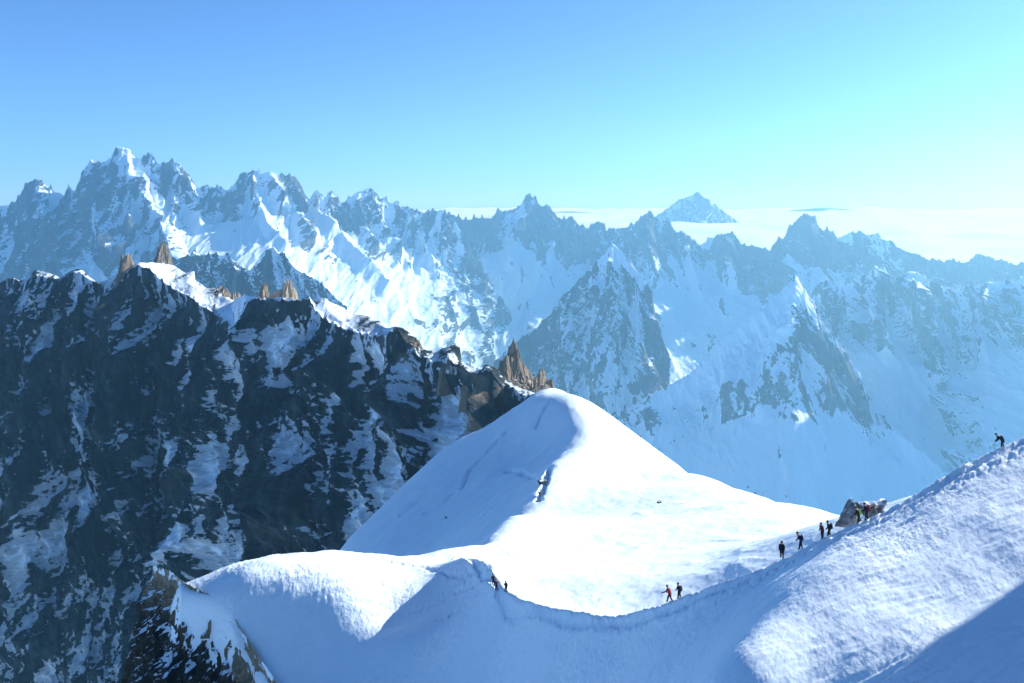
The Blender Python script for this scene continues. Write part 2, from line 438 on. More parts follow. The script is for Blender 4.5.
spur('rock_ridge', [(800,330),(812,290),(822,281),(830,279),(845,285),(860,275),(868,270),(876,268),(885,272),(895,277),(910,272),(925,275),(935,283),(946,286),(960,288),(967,283),(980,285),(990,284),(1000,280),(1024,275),(1040,262),(1060,225),(1110,190),(1200,180)],  # unseen crest past the right frame edge is raised to shade the valley
     [(800,7600),(1024,6600),(1200,5800)], [[(800,352),(900,345),(945,385),(985,345),(1024,345),(1200,350)], [(800,420),(1200,415)], [(800,560),(1200,560)]], [1.5, .38, .26], M_FAR, 43, 300, 480,
     'dark blue rocky ridge above a pale glacier at the right', thr=.62, ribs=[([(876,268),(872,310),(890,350)], 13, 260), ([(910,272),(930,320),(945,380)], 13, 300), ([(990,284),(1000,320),(985,350)], 12, 230), ([(845,285),(850,320)], 10, 200), ([(960,288),(965,320)], 8, 150)],
     fields=[([(830,330),(860,348),(900,365),(920,385),(945,395),(965,352),(1000,355),(1200,360),(1200,600),(800,600),(800,360)], .48, 5)], back=(800, 900), crest_amp=.15)
spur('rock_spur', [(90,300),(120,275),(150,262),(180,256),(193,252),(200,254),(210,252),(227,253),(237,264),(248,268),(258,262),(266,249),(275,247),(285,255),(300,268),(320,282),(340,300),(360,318),(385,330),(420,345),(460,372)],
     [(90,5600),(270,5400),(460,4600)], [[(90,330),(270,300),(340,335),(460,400)], [(90,420),(460,460)]], [1.7, .9], M_FAR, 51, 190, 300,
     'dark blue rock spur below the sunlit snow ramps', thr=.75, ribs=[([(270,248),(280,290),(300,320)], 10, 150), ([(210,252),(215,290)], 8, 120), ([(320,282),(340,320)], 9, 120)],
     fields=[([(350,312),(470,360),(470,420),(380,350)], .3, 8)], back=(500, 500), jag=30, crest_amp=.2)

# ---- the lone far pyramid
spur('distant_peak', [(630,232),(648,220),(664,211),(672,204),(680,200),(688,196),(697,194.5),(704,199),(710,205),(715,203),(722,210),(735,219),(755,232)],
     [(630,33000),(755,33000)], [[(630,234),(697,222),(755,234)], [(630,245),(755,245)]], [1.0, .8], M_FAR, 61, 380, 1000,
     'lone pale pyramid peak far away above the haze', thr=.62, ribs=[([(697,194.5),(701,203),(706,216)], 5, 700), ([(680,200),(676,212)], 4, 400)], fields=[([(700,196),(712,206),(714,218),(706,214)], .6, 1)], back=(2500, 900), dpx=.4, nv=160, sn_off=-.12, jag=30)

# ------------------------------------------------------------------ valley floor
xs = np.linspace(-14500, 14500, 120); ys = np.linspace(-1800, 13500, 80)
GX, GY = np.meshgrid(xs, ys)
GZ = -1600 + 40 * fbm(GX / 2600, GY / 2600, 4, 5)
o = link_mesh('valley_floor', np.stack([GX, GY, GZ], -1), grid_faces(*GX.shape), M_FAR)
add_attr(o, 'snow', np.full(GX.size, .9)); tag(o, 'snow covered valley floor far below', kind='structure')

# ------------------------------------------------------------------ the dark cliff wall at the left
crC = [(-160,296),(-100,286),(-40,292),(0,283),(12,278),(22,284),(35,275),(48,277),(60,280),(70,274),(78,272),(88,279),(97,284),(108,282),(116,278),(125,272),(138,266),(150,270),(160,278),(175,290),
       (190,297),(205,308),(220,318),(235,328),(239,322),(245,303),(252,300),(270,301),(285,300),(300,301),(310,299),(316,312),(325,320),(345,330),(360,334),(378,337),(388,334),(393,332),(398,331),(404,340),(412,345),
       (420,356),(435,361),(443,361),(447,357),(452,360),(458,366),(470,372),(480,374),(487,370),(498,378),(504,386),(530,394),(560,407),(600,422),(640,440)]
DC = [(-160,1700),(0,1560),(165,1460),(240,1250),(330,1100),(400,960),(470,850),(560,740),(640,660)]
crC = with_D(crC, DC)
xsC = np.arange(-160, 641, 5.0).tolist()
b0 = resample(crC, xsC)
r1 = slope_row(b0, [(-160,380),(0,370),(100,360),(240,385),(330,390),(420,405),(500,430),(640,470)], [(-160,2.6),(240,2.6),(400,2.1),(460,1.2),(640,1.0)])
r2 = slope_row(r1, [(-160,500),(0,490),(240,490),(400,470),(640,540)], [(-160,1.5),(240,1.45),(400,1.1),(640,.9)])
r3 = slope_row(r2, [(-160,620),(240,610),(400,560),(640,640)], [(-160,1.9),(240,1.7),(400,1.2),(640,1.0)])
r4 = slope_row(r3, [(-160,800),(640,800)], 1.6)
# snow shelves that rise behind the cliff edge
shelf = []
for (px, py, D) in b0:
    dy = np.interp(px, [-160,110,138,150,165,175,190,205,220,238,246,305,314,322,345,365,388,400,412,420,440,460,475,490,520,640], [2,2,2,9,18,25,22,22,21,22,2,1,4,12,21,19,5,3,3,7,11,9,3,6,4,3])
    shelf.append((px, py - dy, D + 4.5 * dy + 12))
sback = back_row(shelf, 260, 330)
snowC = [([(60,415),(140,445),(200,430),(150,470),(100,460)], .2, 8), ([(190,330),(205,385),(185,410),(175,370)], .3, 5), ([(165,445),(185,445),(180,520),(165,515)], .6, 4), ([(20,560),(80,480),(85,500),(40,570)], .35, 5),
         ([(220,470),(290,400),(330,420),(260,480)], .25, 8), ([(250,330),(300,315),(290,350),(260,350)], .35, 5), ([(310,470),(360,400),(400,400),(500,400),(440,470),(380,540),(330,545)], .35, 8), ([(365,350),(380,340),(390,372),(400,395),(385,398)], .5, 3),
         ([(130,590),(200,520),(215,530),(150,610)], .5, 5), ([(430,395),(470,375),(480,400),(455,415)], .6, 4), ([(245,300),(320,300),(310,312),(248,312)], -.4, 3), ([(120,640),(160,600),(150,683),(110,683)], .3, 5), ([(70,500),(82,500),(75,560),(60,600)], .4, 4)]
ribC = [([(127,254),(120,300),(135,360),(125,430),(135,520)], 26, 42), ([(245,303),(235,350),(215,410),(215,480),(190,560)], 30, 46), ([(320,310),(325,370),(300,430),(290,520)], 30, 44), ([(40,278),(35,340),(45,420),(30,520),(20,640)], 30, 44),
        ([(400,335),(402,390),(370,450),(350,520)], 26, 18), ([(180,315),(185,345),(165,400),(172,470)], 16, 22), ([(478,374),(488,405),(478,430)], 14, 14), ([(402,335),(410,370),(408,400)], 10, 12), ([(80,274),(82,330),(78,400),(90,470)], 20, 30), ([(285,300),(275,360),(262,420)], 18, 26)]
tanC = [([(400,338),(414,345),(424,388),(408,396)], .6, 3), ([(455,366),(500,380),(515,395),(500,412),(475,400)], .55, 4), ([(440,358),(452,358),(452,372),(440,372)], .5, 2)]  # tan granite patches, also put in to brighten faces that catch the sun
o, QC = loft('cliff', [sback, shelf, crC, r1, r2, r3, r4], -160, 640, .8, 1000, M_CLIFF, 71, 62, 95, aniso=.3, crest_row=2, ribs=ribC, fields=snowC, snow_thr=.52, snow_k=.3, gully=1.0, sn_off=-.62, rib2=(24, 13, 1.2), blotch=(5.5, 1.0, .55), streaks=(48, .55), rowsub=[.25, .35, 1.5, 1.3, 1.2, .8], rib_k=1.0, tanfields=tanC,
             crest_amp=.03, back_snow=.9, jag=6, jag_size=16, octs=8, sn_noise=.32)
tag(o, 'tall dark rock cliff in shade with snow patches on its ledges', kind='structure')

# ------------------------------------------------------------------ near snow terrain: ridge, plateau and hill
def rbf(pts, c=6.0, lam=0.0):
    P = np.array(pts, float); n = len(P)
    K = -np.sqrt(((P[:, None, :2] - P[None, :, :2]) ** 2).sum(-1) + c * c)
    A = np.zeros((n + 3, n + 3)); A[:n, :n] = K - lam * np.eye(n) * 0; A[:n, n] = 1; A[:n, n + 1:] = P[:, :2]; A[n:, :n] = A[:n, n:].T
    s = np.linalg.lstsq(A, np.concatenate([P[:, 2], [0, 0, 0]]), rcond=None)[0]
    def f(x, y):
        r = s[n] + s[n + 1] * x + s[n + 2] * y
        for i in range(n):
            r = r - s[i] * np.sqrt((x - P[i, 0]) ** 2 + (y - P[i, 1]) ** 2 + c * c)
        return r
    return f

arete = [(1100,398,119),(1024,437,114),(1002,447,113),(935,483,110),(868,519,108),(823,538,108.5),(783,557,110),(730,579,113),(680,598,117),(650,607,121),(620,613,126),(590,614,132),(560,610,140),(530,603,149),(500,588,162),(490,574,172),(478,560,186)]
domec = [(440,554,200),(390,552,203),(345,550,200),(290,551,199),(240,560,195),(205,573,189.5),(180,585,186),(120,610,180),(60,650,176)]
def on_plane(px, py, za, zb, zc):
    return zc / ((HY - py) / F - za * (px - HX) / F - zb)
NL = -1
near = [(1024,683,NL),(900,683,NL),(800,683,NL),(720,683,NL),(840,570,NL),(760,630,NL),(900,600,NL),(980,520,NL),(1024,560,NL),(1024,480,NL),(700,640,106),(660,660,113),(620,683,118),(620,645,122.5),(560,683,130),(560,645,135.5),
        (500,683,149),(500,635,156),(440,683,161.5),(440,632,171.3),(400,590,187),(400,683,168.5),(430,600,184.5),(395,618,181.5),(345,602,180.6),(345,683,171.8),(290,606,179.2),(290,640,176.3),(290,683,172.2),(240,602,178.9),(240,640,176.0),(345,640,176.5),(395,645,173.5),(210,597,181),(460,610,175)]
LA, LB = .175, .19                              # how the sunny near slope tilts: to the left and towards the camera
_p0 = W(960, 468, 110.5)
near = [(a, b, on_plane(a, b, LA, LB, _p0[2] - LA * _p0[0] - LB * _p0[1]) if d == NL else d) for a, b, d in near]
Npts = [W(*q) for q in arete + domec + near] + [np.array(q) for q in [(120, 119, -2), (120, 60, -20), (60, 55, -42), (0, 90, -85), (-60, 120, -110), (-120, 150, -140), (-100, 170, -110),
        (90, 200, 60), (40, 220, 20), (10, 260, 0), (-40, 300, 0), (-100, 300, 0), (-200, 260, -60), (100, 400, 160), (0, 600, 150)]]
plat = [(480,540,250),(525,511,385),(582,398,560),(565,393.5,562),(548,393,565),(610,417,550),(650,447,520),(700,475,450),(740,490,400),(790,503,330),(835,515,265),(640,560,205),(700,530,260),(620,520,330),(760,540,180),
        (560,540,260),(520,560,215),(600,580,165),(680,570,165),(660,480,440),(800,535,150),(600,460,480)]
Ppts = [W(*q) for q in arete + plat + [(440,554,200)]] + [np.array(q) for q in [(160, 500, -200), (230, 350, -190), (110, 700, -220), (40, 700, -150), (190, 200, -90), (160, 120, -35), (0, 110, -25), (-40, 150, -38), (-50, 185, -56), (-30, 205, -67), (40, 90, -8), (80, 85, 10),
        (-60, 300, -70), (-40, 420, -90), (-60, 560, -80), (0, 640, -100), (-20, 520, -100), (-120, 400, -60)]]
hillf = [(480,540,250),(525,512,382),(572,442,500),(550,393,560),(440,520,500),(480,480,520),(400,540,500),(345,545,540),(400,490,585),(440,460,610),(490,425,600),(440,548,450),(480,515,450),(520,405,582),(520,450,535)]
Hpts = [W(*q) for q in hillf + [(440,554,200),(390,552,203),(345,550,200),(290,551,199),(240,560,195),(205,573,189.5)]] + [np.array(q) for q in [(-40, 260, -118), (-20, 270, -105), (-70, 250, -118), (-65, 320, -160), (-30, 330, -135), (-110, 400, -220), (-160, 520, -280),
        (90, 500, -65), (70, 400, -60), (40, 300, -45), (10, 230, -40), (-10, 170, -25), (-60, 150, -20), (80, 640, -80), (110, 600, -50), (20, 700, -170), (-60, 650, -230), (-100, 235, -130)]]
fN, fP, fH = rbf(Npts, 5), rbf(Ppts, 14), rbf(Hpts, 14)

def smin(a, b, k):
    h = np.clip(.5 + .5 * (b - a) / k, 0, 1)
    return b * (1 - h) + a * h - k * h * (1 - h)

EDGE = np.array([W(*q) for q in [(150,572,203),(168,577,195),(182,590,184.5),(204,600,181.5),(226,615,178.6),(240,640,175.6),(256,662,173.7),(270,683,171.8),(285,710,169)]])
def edge_side(x, y):
    """signed plan distance to the rim of the dome (positive on the snow) and the rim's height there"""
    d = np.full(np.shape(x), 1e9); z = np.zeros(np.shape(x)); sg = np.ones(np.shape(x))
    for p, q in zip(EDGE[:-1], EDGE[1:]):
        v = q[:2] - p[:2]; t = np.clip(((x - p[0]) * v[0] + (y - p[1]) * v[1]) / (v @ v), 0, 1)
        dx, dy = x - p[0] - t * v[0], y - p[1] - t * v[1]; e = np.hypot(dx, dy)
        side = np.sign(-v[1] * dx + v[0] * dy); k = e < d
        d = np.where(k, e, d); z = np.where(k, p[2] + t * (q[2] - p[2]), z); sg = np.where(k, side, sg)
    return d * sg, z
def rim_height(x, y):
    sd_, z_ = edge_side(x, y)
    return z_ + 2.6 * sd_ + .8 + 8 * np.maximum(0, x + 37)
def near_height(x, y):
    n, p, h = fN(x, y), fP(x, y), fH(x, y)
    p, h = smin(p, h, 8.0), None
    return smin(smin(p, n, np.clip((y - 90) / 60, .4, 2.5)), rim_height(x, y), 1.2)

uu = np.arange(90, 1180, 1.1)
dd = np.exp(np.arange(math.log(52), math.log(760), .0024))
U, DD = np.meshgrid(uu, dd)
NX, NY = (U - HX) / F * DD, DD
n_, p_, h_ = fN(NX, NY), fP(NX, NY), fH(NX, NY)
r_ = rim_height(NX, NY)
which = np.argmin(np.stack([n_, p_, h_]), 0)
NZ = near_height(NX, NY)
# wind ridges, footprints and soft drifts
ca, sa = math.cos(.36), math.sin(.36)
al, ac = NX * ca + NY * sa, -NX * sa + NY * ca
wv_ = 1.2 * fbm(NX / 9, NY / 9, 3, 86)
isN = sstep(.6, -.2, n_ - np.minimum(p_, h_))
rmask = sstep(.0, .35, fbm(NX / 18, NY / 18, 3, 81) + .15)
rough = .25 + .75 * isN
NZ = NZ + .35 * fbm(NX / 22, NY / 22, 3, 82) + isN * (.38 * (ridged(al / 26, (ac + wv_) / 1.8, 4, 83) - .4) * (.35 + .65 * rmask) + .10 * (ridged(al / 8, (ac + wv_) / .8, 3, 85) - .4)) + .05 * fbm(NX / 1.5, NY / 1.5, 3, 84) + (1 - isN) * (.9 * (ridged(NX / 26 + .3 * fbm(NX / 30, NY / 30, 2, 93), NY / 60, 5, 94) - .4) * sstep(-.1, .3, fbm(NX / 60, NY / 60, 2, 95)) + .25 * fbm(NX / 5, NY / 8, 4, 96)) + (which == 2) * sstep(0, 8, p_ - h_) * 1.5 * (ridged((NX + .4 * NY) / 70 + .25 * fbm(NX / 25, NY / 25, 3, 98), (NY - .4 * NX) / 16, 4, 99) - .4) + isN * .35 * fbm(NX / 13, NY / 13, 3, 100)
def plan_line(pts, d0, d1):
    out = []
    for px, py in pts:
        d = np.arange(d0, d1, .25); k = np.where(near_height((px - HX) / F * d, d) > (HY - py) / F * d)[0]
        d = d[k[0]] if len(k) else d1
        out.append(((px - HX) / F * d, d))
    return out
tracks = [[(486,566),(452,574),(420,566),(385,560),(350,556)], [(488,572),(455,590),(430,604),(405,612)], [(492,580),(470,600),(440,622)], [(520,560),(500,550),(486,556)]]
for tr in tracks:
    d = seg_dist(NX, NY, plan_line(tr, 100, 300)) + .5 * fbm(NX / 3, NY / 3, 3, 101)
    NZ = NZ - .22 * sstep(.7, .2, d) - .16 * sstep(2.6, .6, d) * sstep(.15, .45, perlin(NX / .6, NY / .6, 102))
# crevasses in the shaded face of the hill, the trodden path along the ridge
for pts, w, dep in [([(549,468),(545,484),(538,500)], 1.7, 6), ([(507,430),(490,448),(470,468),(462,487)], 1.6, 2.5), ([(549,402),(541,415),(537,425)], 1.3, 3), ([(508,470),(522,471),(536,475)], 2.2, 2.2), ([(420,500),(400,515)], 1.5, 1.5), ([(455,492),(440,505),(425,512)], 1.5, 1.5)]:
    d = seg_dist(NX, NY, plan_line(pts, 380, 640)) + 1.2 * fbm(NX / 4, NY / 4, 3, 87)
    NZ = NZ - dep * sstep(w, w * .2, d) * (NY > 300)
path = [(q[0] / 1.0, q[1]) for q in [((px - HX) / F * (D - .9), D - .9) for px, py, D in arete[1:]]] + [(W(*q)[0], W(*q)[1]) for q in [(455,556,205),(490,545,235)]]
d = seg_dist(NX, NY, path) + .35 * fbm(NX / 2, NY / 2, 3, 88)
NZ = NZ - .32 * sstep(.6, .15, d) + .16 * sstep(.5, .15, np.abs(d - .9)) - .15 * sstep(3.5, .5, d) * sstep(.1, .4, perlin(NX / .55, NY / .55, 97))
sd0 = edge_side(NX, NY)[0] + np.maximum(0, NX + 37) * 4
NZ = NZ - 7 * sstep(-.1, -1.0, sd0)
gf = grid_faces(*NX.shape); gf = gf[(sd0.ravel()[gf] > -1.4).all(1)]              # the snow ends at the rim; rock goes on below
used = np.unique(gf); idx = np.zeros(NX.size, np.int32); idx[used] = np.arange(len(used))
o = link_mesh('snow_ridge', np.stack([NX, NY, NZ], -1).reshape(-1, 3)[used], idx[gf], M_SNOW)
add_attr(o, 'rough', np.clip(rough * (.35 + .65 * rmask), 0, 1).ravel()[used])
tag(o, 'wind packed snow ridge, plateau and rounded hill in the foreground', kind='structure')

# ------------------------------------------------------------------ rock below the snow rim at the lower left
def rim_cliff():
    n, m = 420, 360
    tt = np.linspace(0, 1, n); L = np.concatenate([[0], np.cumsum(np.linalg.norm(np.diff(EDGE[:, :2], axis=0), axis=1))]); L /= L[-1]
    e = np.stack([np.interp(tt, L, EDGE[:, k]) for k in range(3)], -1)
    for k in range(3): e[:, k] = np.convolve(np.pad(e[:, k], 30, 'reflect', reflect_type='odd'), np.ones(61) / 61, 'valid')
    tg = np.gradient(e[:, :2], axis=0); tg /= np.linalg.norm(tg, axis=1, keepdims=True)
    out = np.stack([tg[:, 1], -tg[:, 0]], -1)
    h = np.linspace(-1.2, 70, m)[:, None]
    S = np.linspace(0, np.linalg.norm(np.diff(e[:, :2], axis=0), axis=1).sum(), n)[None, :]
    off = .30 * np.maximum(h, 0) - .5
    rg = ridged(S / 7.5 + fbm(S / 9, h / 12, 3, 210), h / 26 + .3 * fbm(S / 6, h / 6, 3, 211), 6, 212) - .45
    fn = ridged(S / 1.9, h / 3.6, 4, 213) - .4
    off = off + (3.6 * rg + 1.1 * fn + 1.5 * fbm(S / 5, h / 5, 4, 216)) * sstep(-1.0, 5, h)
    P = np.zeros((m, n, 3)); P[..., :2] = e[None, :, :2] + out[None] * off[..., None]; P[..., 2] = e[None, :, 2] - h + .5 * fn
    N = grid_normals(P); nz = np.abs(N[..., 2])
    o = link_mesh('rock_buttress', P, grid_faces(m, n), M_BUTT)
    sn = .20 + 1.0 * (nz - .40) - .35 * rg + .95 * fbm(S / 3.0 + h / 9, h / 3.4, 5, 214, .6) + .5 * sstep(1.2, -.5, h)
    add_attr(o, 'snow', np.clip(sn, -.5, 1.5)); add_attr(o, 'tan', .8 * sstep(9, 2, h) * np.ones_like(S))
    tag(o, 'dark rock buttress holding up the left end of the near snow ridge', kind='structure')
rim_cliff()

# ------------------------------------------------------------------ rock towers
def tower(px, base, top, D, hw, seed, label, group=None, name='rock_tower', teeth=1.5, p=2.6, mat=None, snow=.25, tan=.7, c=None, rot=50, thin=.5, pk=(0, 0)):
    """a crag: a steep sided heap of rock teeth, longer one way than the other"""
    c = W(px, base, D) if c is None else np.array(c, float)
    H = (base - top) / F * D; r = hw / F * D
    nt, nr = 260, 130
    th = np.linspace(0, 2 * np.pi, nt, endpoint=False)[None, :]; rho = (np.linspace(0, 1, nr)[:, None]) ** .8
    ang = fbm(np.cos(th) * 1.5 + seed, np.sin(th) * 1.5, 4, seed)
    sq = lambda q: np.sign(q) * np.abs(q) ** .7
    x, y = rho * sq(np.cos(th)) * (1 + .35 * ang), rho * sq(np.sin(th)) * (1 + .35 * ang)
    q = np.hypot(x - pk[0] * (1 - rho), y - pk[1] * (1 - rho))
    rd = ridged(x * teeth + seed, y * teeth, 5, seed, .55)
    z = (1 - rho ** p * 1.6) * (.42 + .75 * rd) * (1 - .45 * np.hypot(x - pk[0], y - pk[1]))
    z = z / z.max()
    z = np.where(rho > .7, z - (rho - .7) * 2.2, z)
    fx = .10 * (ridged(x * 5 + z * 3, y * 5 + seed, 4, seed + 5) - .4); fz = fbm(x * 9, y * 9 + z * 3, 4, seed + 6)
    X, Y = x * (1 + fx), y * (1 + fx) * thin
    ca_, sa_ = math.cos(math.radians(rot)), math.sin(math.radians(rot))
    P = np.stack([c[0] + r * (X * ca_ - Y * sa_), c[1] + r * (X * sa_ + Y * ca_), c[2] + H * (z + .05 * fz)], -1)
    N = grid_normals(P); nz = np.abs(N[..., 2])
    o = link_mesh(name, P, grid_faces(nr, nt, True)[:, ::-1], mat or M_TOWER)
    add_attr(o, 'snow', np.clip(snow + 1.3 * (nz - .5) + .5 * (.5 - rd) + .35 * fz, -.5, 1.5)); add_attr(o, 'tan', np.full(P.shape[:2], tan))
    return tag(o, label, 'rock tower', group)
G = 'rock towers along the dark cliff crest'
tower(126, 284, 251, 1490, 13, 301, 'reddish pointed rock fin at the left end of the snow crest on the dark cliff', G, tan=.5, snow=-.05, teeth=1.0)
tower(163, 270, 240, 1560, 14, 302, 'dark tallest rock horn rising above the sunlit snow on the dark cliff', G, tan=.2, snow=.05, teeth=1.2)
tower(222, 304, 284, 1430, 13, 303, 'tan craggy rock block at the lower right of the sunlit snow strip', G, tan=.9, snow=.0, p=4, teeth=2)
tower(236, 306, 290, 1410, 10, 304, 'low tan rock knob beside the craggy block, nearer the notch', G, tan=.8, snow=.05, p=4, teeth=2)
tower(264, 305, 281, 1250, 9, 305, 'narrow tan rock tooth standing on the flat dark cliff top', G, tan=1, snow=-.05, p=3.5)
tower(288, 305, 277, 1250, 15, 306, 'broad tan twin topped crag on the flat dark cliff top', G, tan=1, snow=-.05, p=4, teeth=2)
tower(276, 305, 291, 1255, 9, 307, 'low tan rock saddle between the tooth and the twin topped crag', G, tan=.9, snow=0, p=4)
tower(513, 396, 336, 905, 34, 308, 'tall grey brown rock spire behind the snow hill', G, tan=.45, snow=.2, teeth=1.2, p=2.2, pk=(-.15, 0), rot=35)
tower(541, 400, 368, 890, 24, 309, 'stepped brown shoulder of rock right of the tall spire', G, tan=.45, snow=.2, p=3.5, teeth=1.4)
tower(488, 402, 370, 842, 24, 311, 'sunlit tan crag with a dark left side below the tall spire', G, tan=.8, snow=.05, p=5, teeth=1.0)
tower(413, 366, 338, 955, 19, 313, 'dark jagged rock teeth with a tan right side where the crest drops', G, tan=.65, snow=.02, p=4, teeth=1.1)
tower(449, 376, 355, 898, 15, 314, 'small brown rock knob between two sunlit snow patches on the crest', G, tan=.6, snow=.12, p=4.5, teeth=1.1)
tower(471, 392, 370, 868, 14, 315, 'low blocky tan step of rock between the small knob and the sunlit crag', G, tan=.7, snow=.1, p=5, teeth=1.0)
def shade_tower():
    tower(0, 170, -170, 330, 150, 321, 'great brown rock tower beyond the right edge of the near slope', None, p=8, thin=.95, tan=.4, c=(119.3, 86.6, -46), teeth=.8)
shade_tower()

# ------------------------------------------------------------------ people
import bmesh
def cloth(name, col): return plain_mat(name, col, .8, .2, 12)
MT = {k: cloth('cloth_' + k, v) for k, v in dict(black=(.012, .013, .016), navy=(.015, .02, .05), red=(.28, .015, .02), maroon=(.09, .012, .018), grey=(.06, .065, .07), lime=(.45, .6, .05), orange=(.5, .12, .03), white=(.7, .7, .72)).items()}
M_SKIN = plain_mat('skin', (.45, .27, .19), .6, .1, 20)

def crest_D(px, d0=60, d1=200):
    d = np.arange(d0, d1, .05); x = (px - HX) / F * d
    k = np.where(fN(x, d) > fP(x, d))[0]
    return d[k[0]] if len(k) else d1

def person(px, D, face, jacket, trousers, label, pack=None, helmet='black', stride=.18, bend=.12, arm=.25, crouch=0.0, pole=False, s=1.0, seed=0):
    """a walker as one skinned body; face = heading in degrees from +X; parts: helmet, backpack"""
    x, y = (px - HX) / F * D, D
    z = float(near_height(np.array([x]), np.array([y]))[0]) + .02
    K = 1 - crouch
    hip = (0, 0, .93 * K); fl, fr = stride, -stride
    lean = bend
    def tp(f, l, u): return (f, l, u)
    J = {'pel': tp(0, 0, .95 * K), 'wai': tp(lean * .35, 0, .95 * K + .18), 'che': tp(lean * 1.0, 0, .95 * K + .40), 'nec': tp(lean * 1.35, 0, .95 * K + .54), 'hed': tp(lean * 1.6, 0, .95 * K + .66), 'top': tp(lean * 1.7, 0, .95 * K + .78),
         'shl': tp(lean * 1.15, .19, .95 * K + .47), 'shr': tp(lean * 1.15, -.19, .95 * K + .47),
         'ell': tp(lean * 1.15 + arm * .3, .27, .95 * K + .20), 'elr': tp(lean * 1.15 - arm * .2, -.27, .95 * K + .20),
         'wrl': tp(lean * 1.15 + arm, .25, .95 * K + .02), 'wrr': tp(lean * 1.15 + arm * .35, -.26, .95 * K - .03),
         'hal': tp(lean * 1.15 + arm * 1.25, .24, .95 * K - .05), 'har': tp(lean * 1.15 + arm * .55, -.25, .95 * K - .11),
         'hpl': tp(0, .10, .90 * K), 'hpr': tp(0, -.10, .90 * K), 'knl': tp(fl * .8 + crouch * .5, .11, .48 * K), 'knr': tp(fr * .3 + .06 + crouch * .3, -.11, .48 * K),
         'anl': tp(fl, .11, .09), 'anr': tp(fr, -.11, .09 + .02), 'tol': tp(fl + .17, .12, .05), 'tor': tp(fr + .16, -.12, .05)}
    Rr = {'pel': .155, 'wai': .15, 'che': .175, 'nec': .085, 'hed': .10, 'top': .085, 'shl': .085, 'shr': .085, 'ell': .06, 'elr': .06, 'wrl': .047, 'wrr': .047, 'hal': .045, 'har': .045, 'hpl': .115, 'hpr': .115, 'knl': .078, 'knr': .078, 'anl': .06, 'anr': .06, 'tol': .05, 'tor': .05}
    E = [('pel', 'wai'), ('wai', 'che'), ('che', 'nec'), ('nec', 'hed'), ('hed', 'top'), ('che', 'shl'), ('che', 'shr'), ('shl', 'ell'), ('shr', 'elr'), ('ell', 'wrl'), ('elr', 'wrr'), ('wrl', 'hal'), ('wrr', 'har'),
         ('pel', 'hpl'), ('pel', 'hpr'), ('hpl', 'knl'), ('hpr', 'knr'), ('knl', 'anl'), ('knr', 'anr'), ('anl', 'tol'), ('anr', 'tor')]
    ks = list(J)
    me = bpy.data.meshes.new('person'); me.from_pydata([J[k] for k in ks], [(ks.index(a), ks.index(b)) for a, b in E], [])
    o = bpy.data.objects.new('person', me); COL.objects.link(o)
    md = o.modifiers.new('skin', 'SKIN'); 
    for k, v in zip(ks, me.skin_vertices[0].data if me.skin_vertices else []): v.radius = (Rr[k] * 1.34, Rr[k] * 1.34)
    if not me.skin_vertices:
        bm = bmesh.new(); bm.from_mesh(me); bm.verts.layers.skin.verify(); bm.to_mesh(me); bm.free()
        for k, v in zip(ks, me.skin_vertices[0].data): v.radius = (Rr[k] * 1.34, Rr[k] * 1.34)
    me.skin_vertices[0].data[0].use_root = True
    o.modifiers.new('sub', 'SUBSURF').levels = 1
    o.modifiers['sub'].render_levels = 1
    dg = bpy.context.evaluated_depsgraph_get(); dg.update()
    m2 = bpy.data.meshes.new_from_object(o.evaluated_get(dg)); o.modifiers.clear(); o.data = m2; m2.name = 'person'
    bpy.data.meshes.remove(me)
    m2.materials.clear()
    for m in (MT[jacket], MT[trousers], M_SKIN, MT['black']): m2.materials.append(m)
    nz_ = J['nec'][2]; hz_ = .93 * K
    for p in m2.polygons:
        cx_, cy_, cz_ = p.center
        p.use_smooth = True
        if cz_ > nz_ + .02: p.material_index = 2
        elif cz_ < .20: p.material_index = 3
        elif cz_ < hz_ - .02 and abs(cy_) < .2: p.material_index = 1
        elif cz_ < J['wrl'][2] - .02 and abs(cy_) >= .2: p.material_index = 3
        else: p.material_index = 0
    o.location = (x, y, z); o.rotation_euler = (0, 0, math.radians(face)); o.scale = (s,) * 3
    # helmet
    hm = bmesh.new(); bmesh.ops.create_uvsphere(hm, u_segments=14, v_segments=9, radius=.135)
    for v in hm.verts:
        v.co.z = max(v.co.z, -.02) * .95; v.co.x *= 1.12
        v.co += __import__('mathutils').Vector((J['top'][0] - .01, 0, J['top'][2] - .02))
    mh = bpy.data.meshes.new('helmet'); hm.to_mesh(mh); hm.free(); mh.materials.append(MT[helmet])
    oh = bpy.data.objects.new('helmet', mh); COL.objects.link(oh); oh.parent = o
    if pack:
        bm = bmesh.new(); bmesh.ops.create_cube(bm, size=1)
        bmesh.ops.bevel(bm, geom=bm.edges[:], offset=.18, segments=3, affect='EDGES')
        for v in bm.verts:
            q = v.co; tz = q.z
            q.x *= .26 * (1 - .25 * tz); q.y *= .36; q.z *= .56
            q.x += lean * (.75 + .9 * tz * .56) - .27; q.z += .95 * K + .30
        mp = bpy.data.meshes.new('backpack'); bm.to_mesh(mp); bm.free(); mp.materials.append(MT[pack])
        ob = bpy.data.objects.new('backpack', mp); COL.objects.link(ob); ob.parent = o
    tag(o, label, 'person', 'climbers walking along the snow ridge')
    return o

def on_crest(px, off=0.0): return crest_D(px) + off

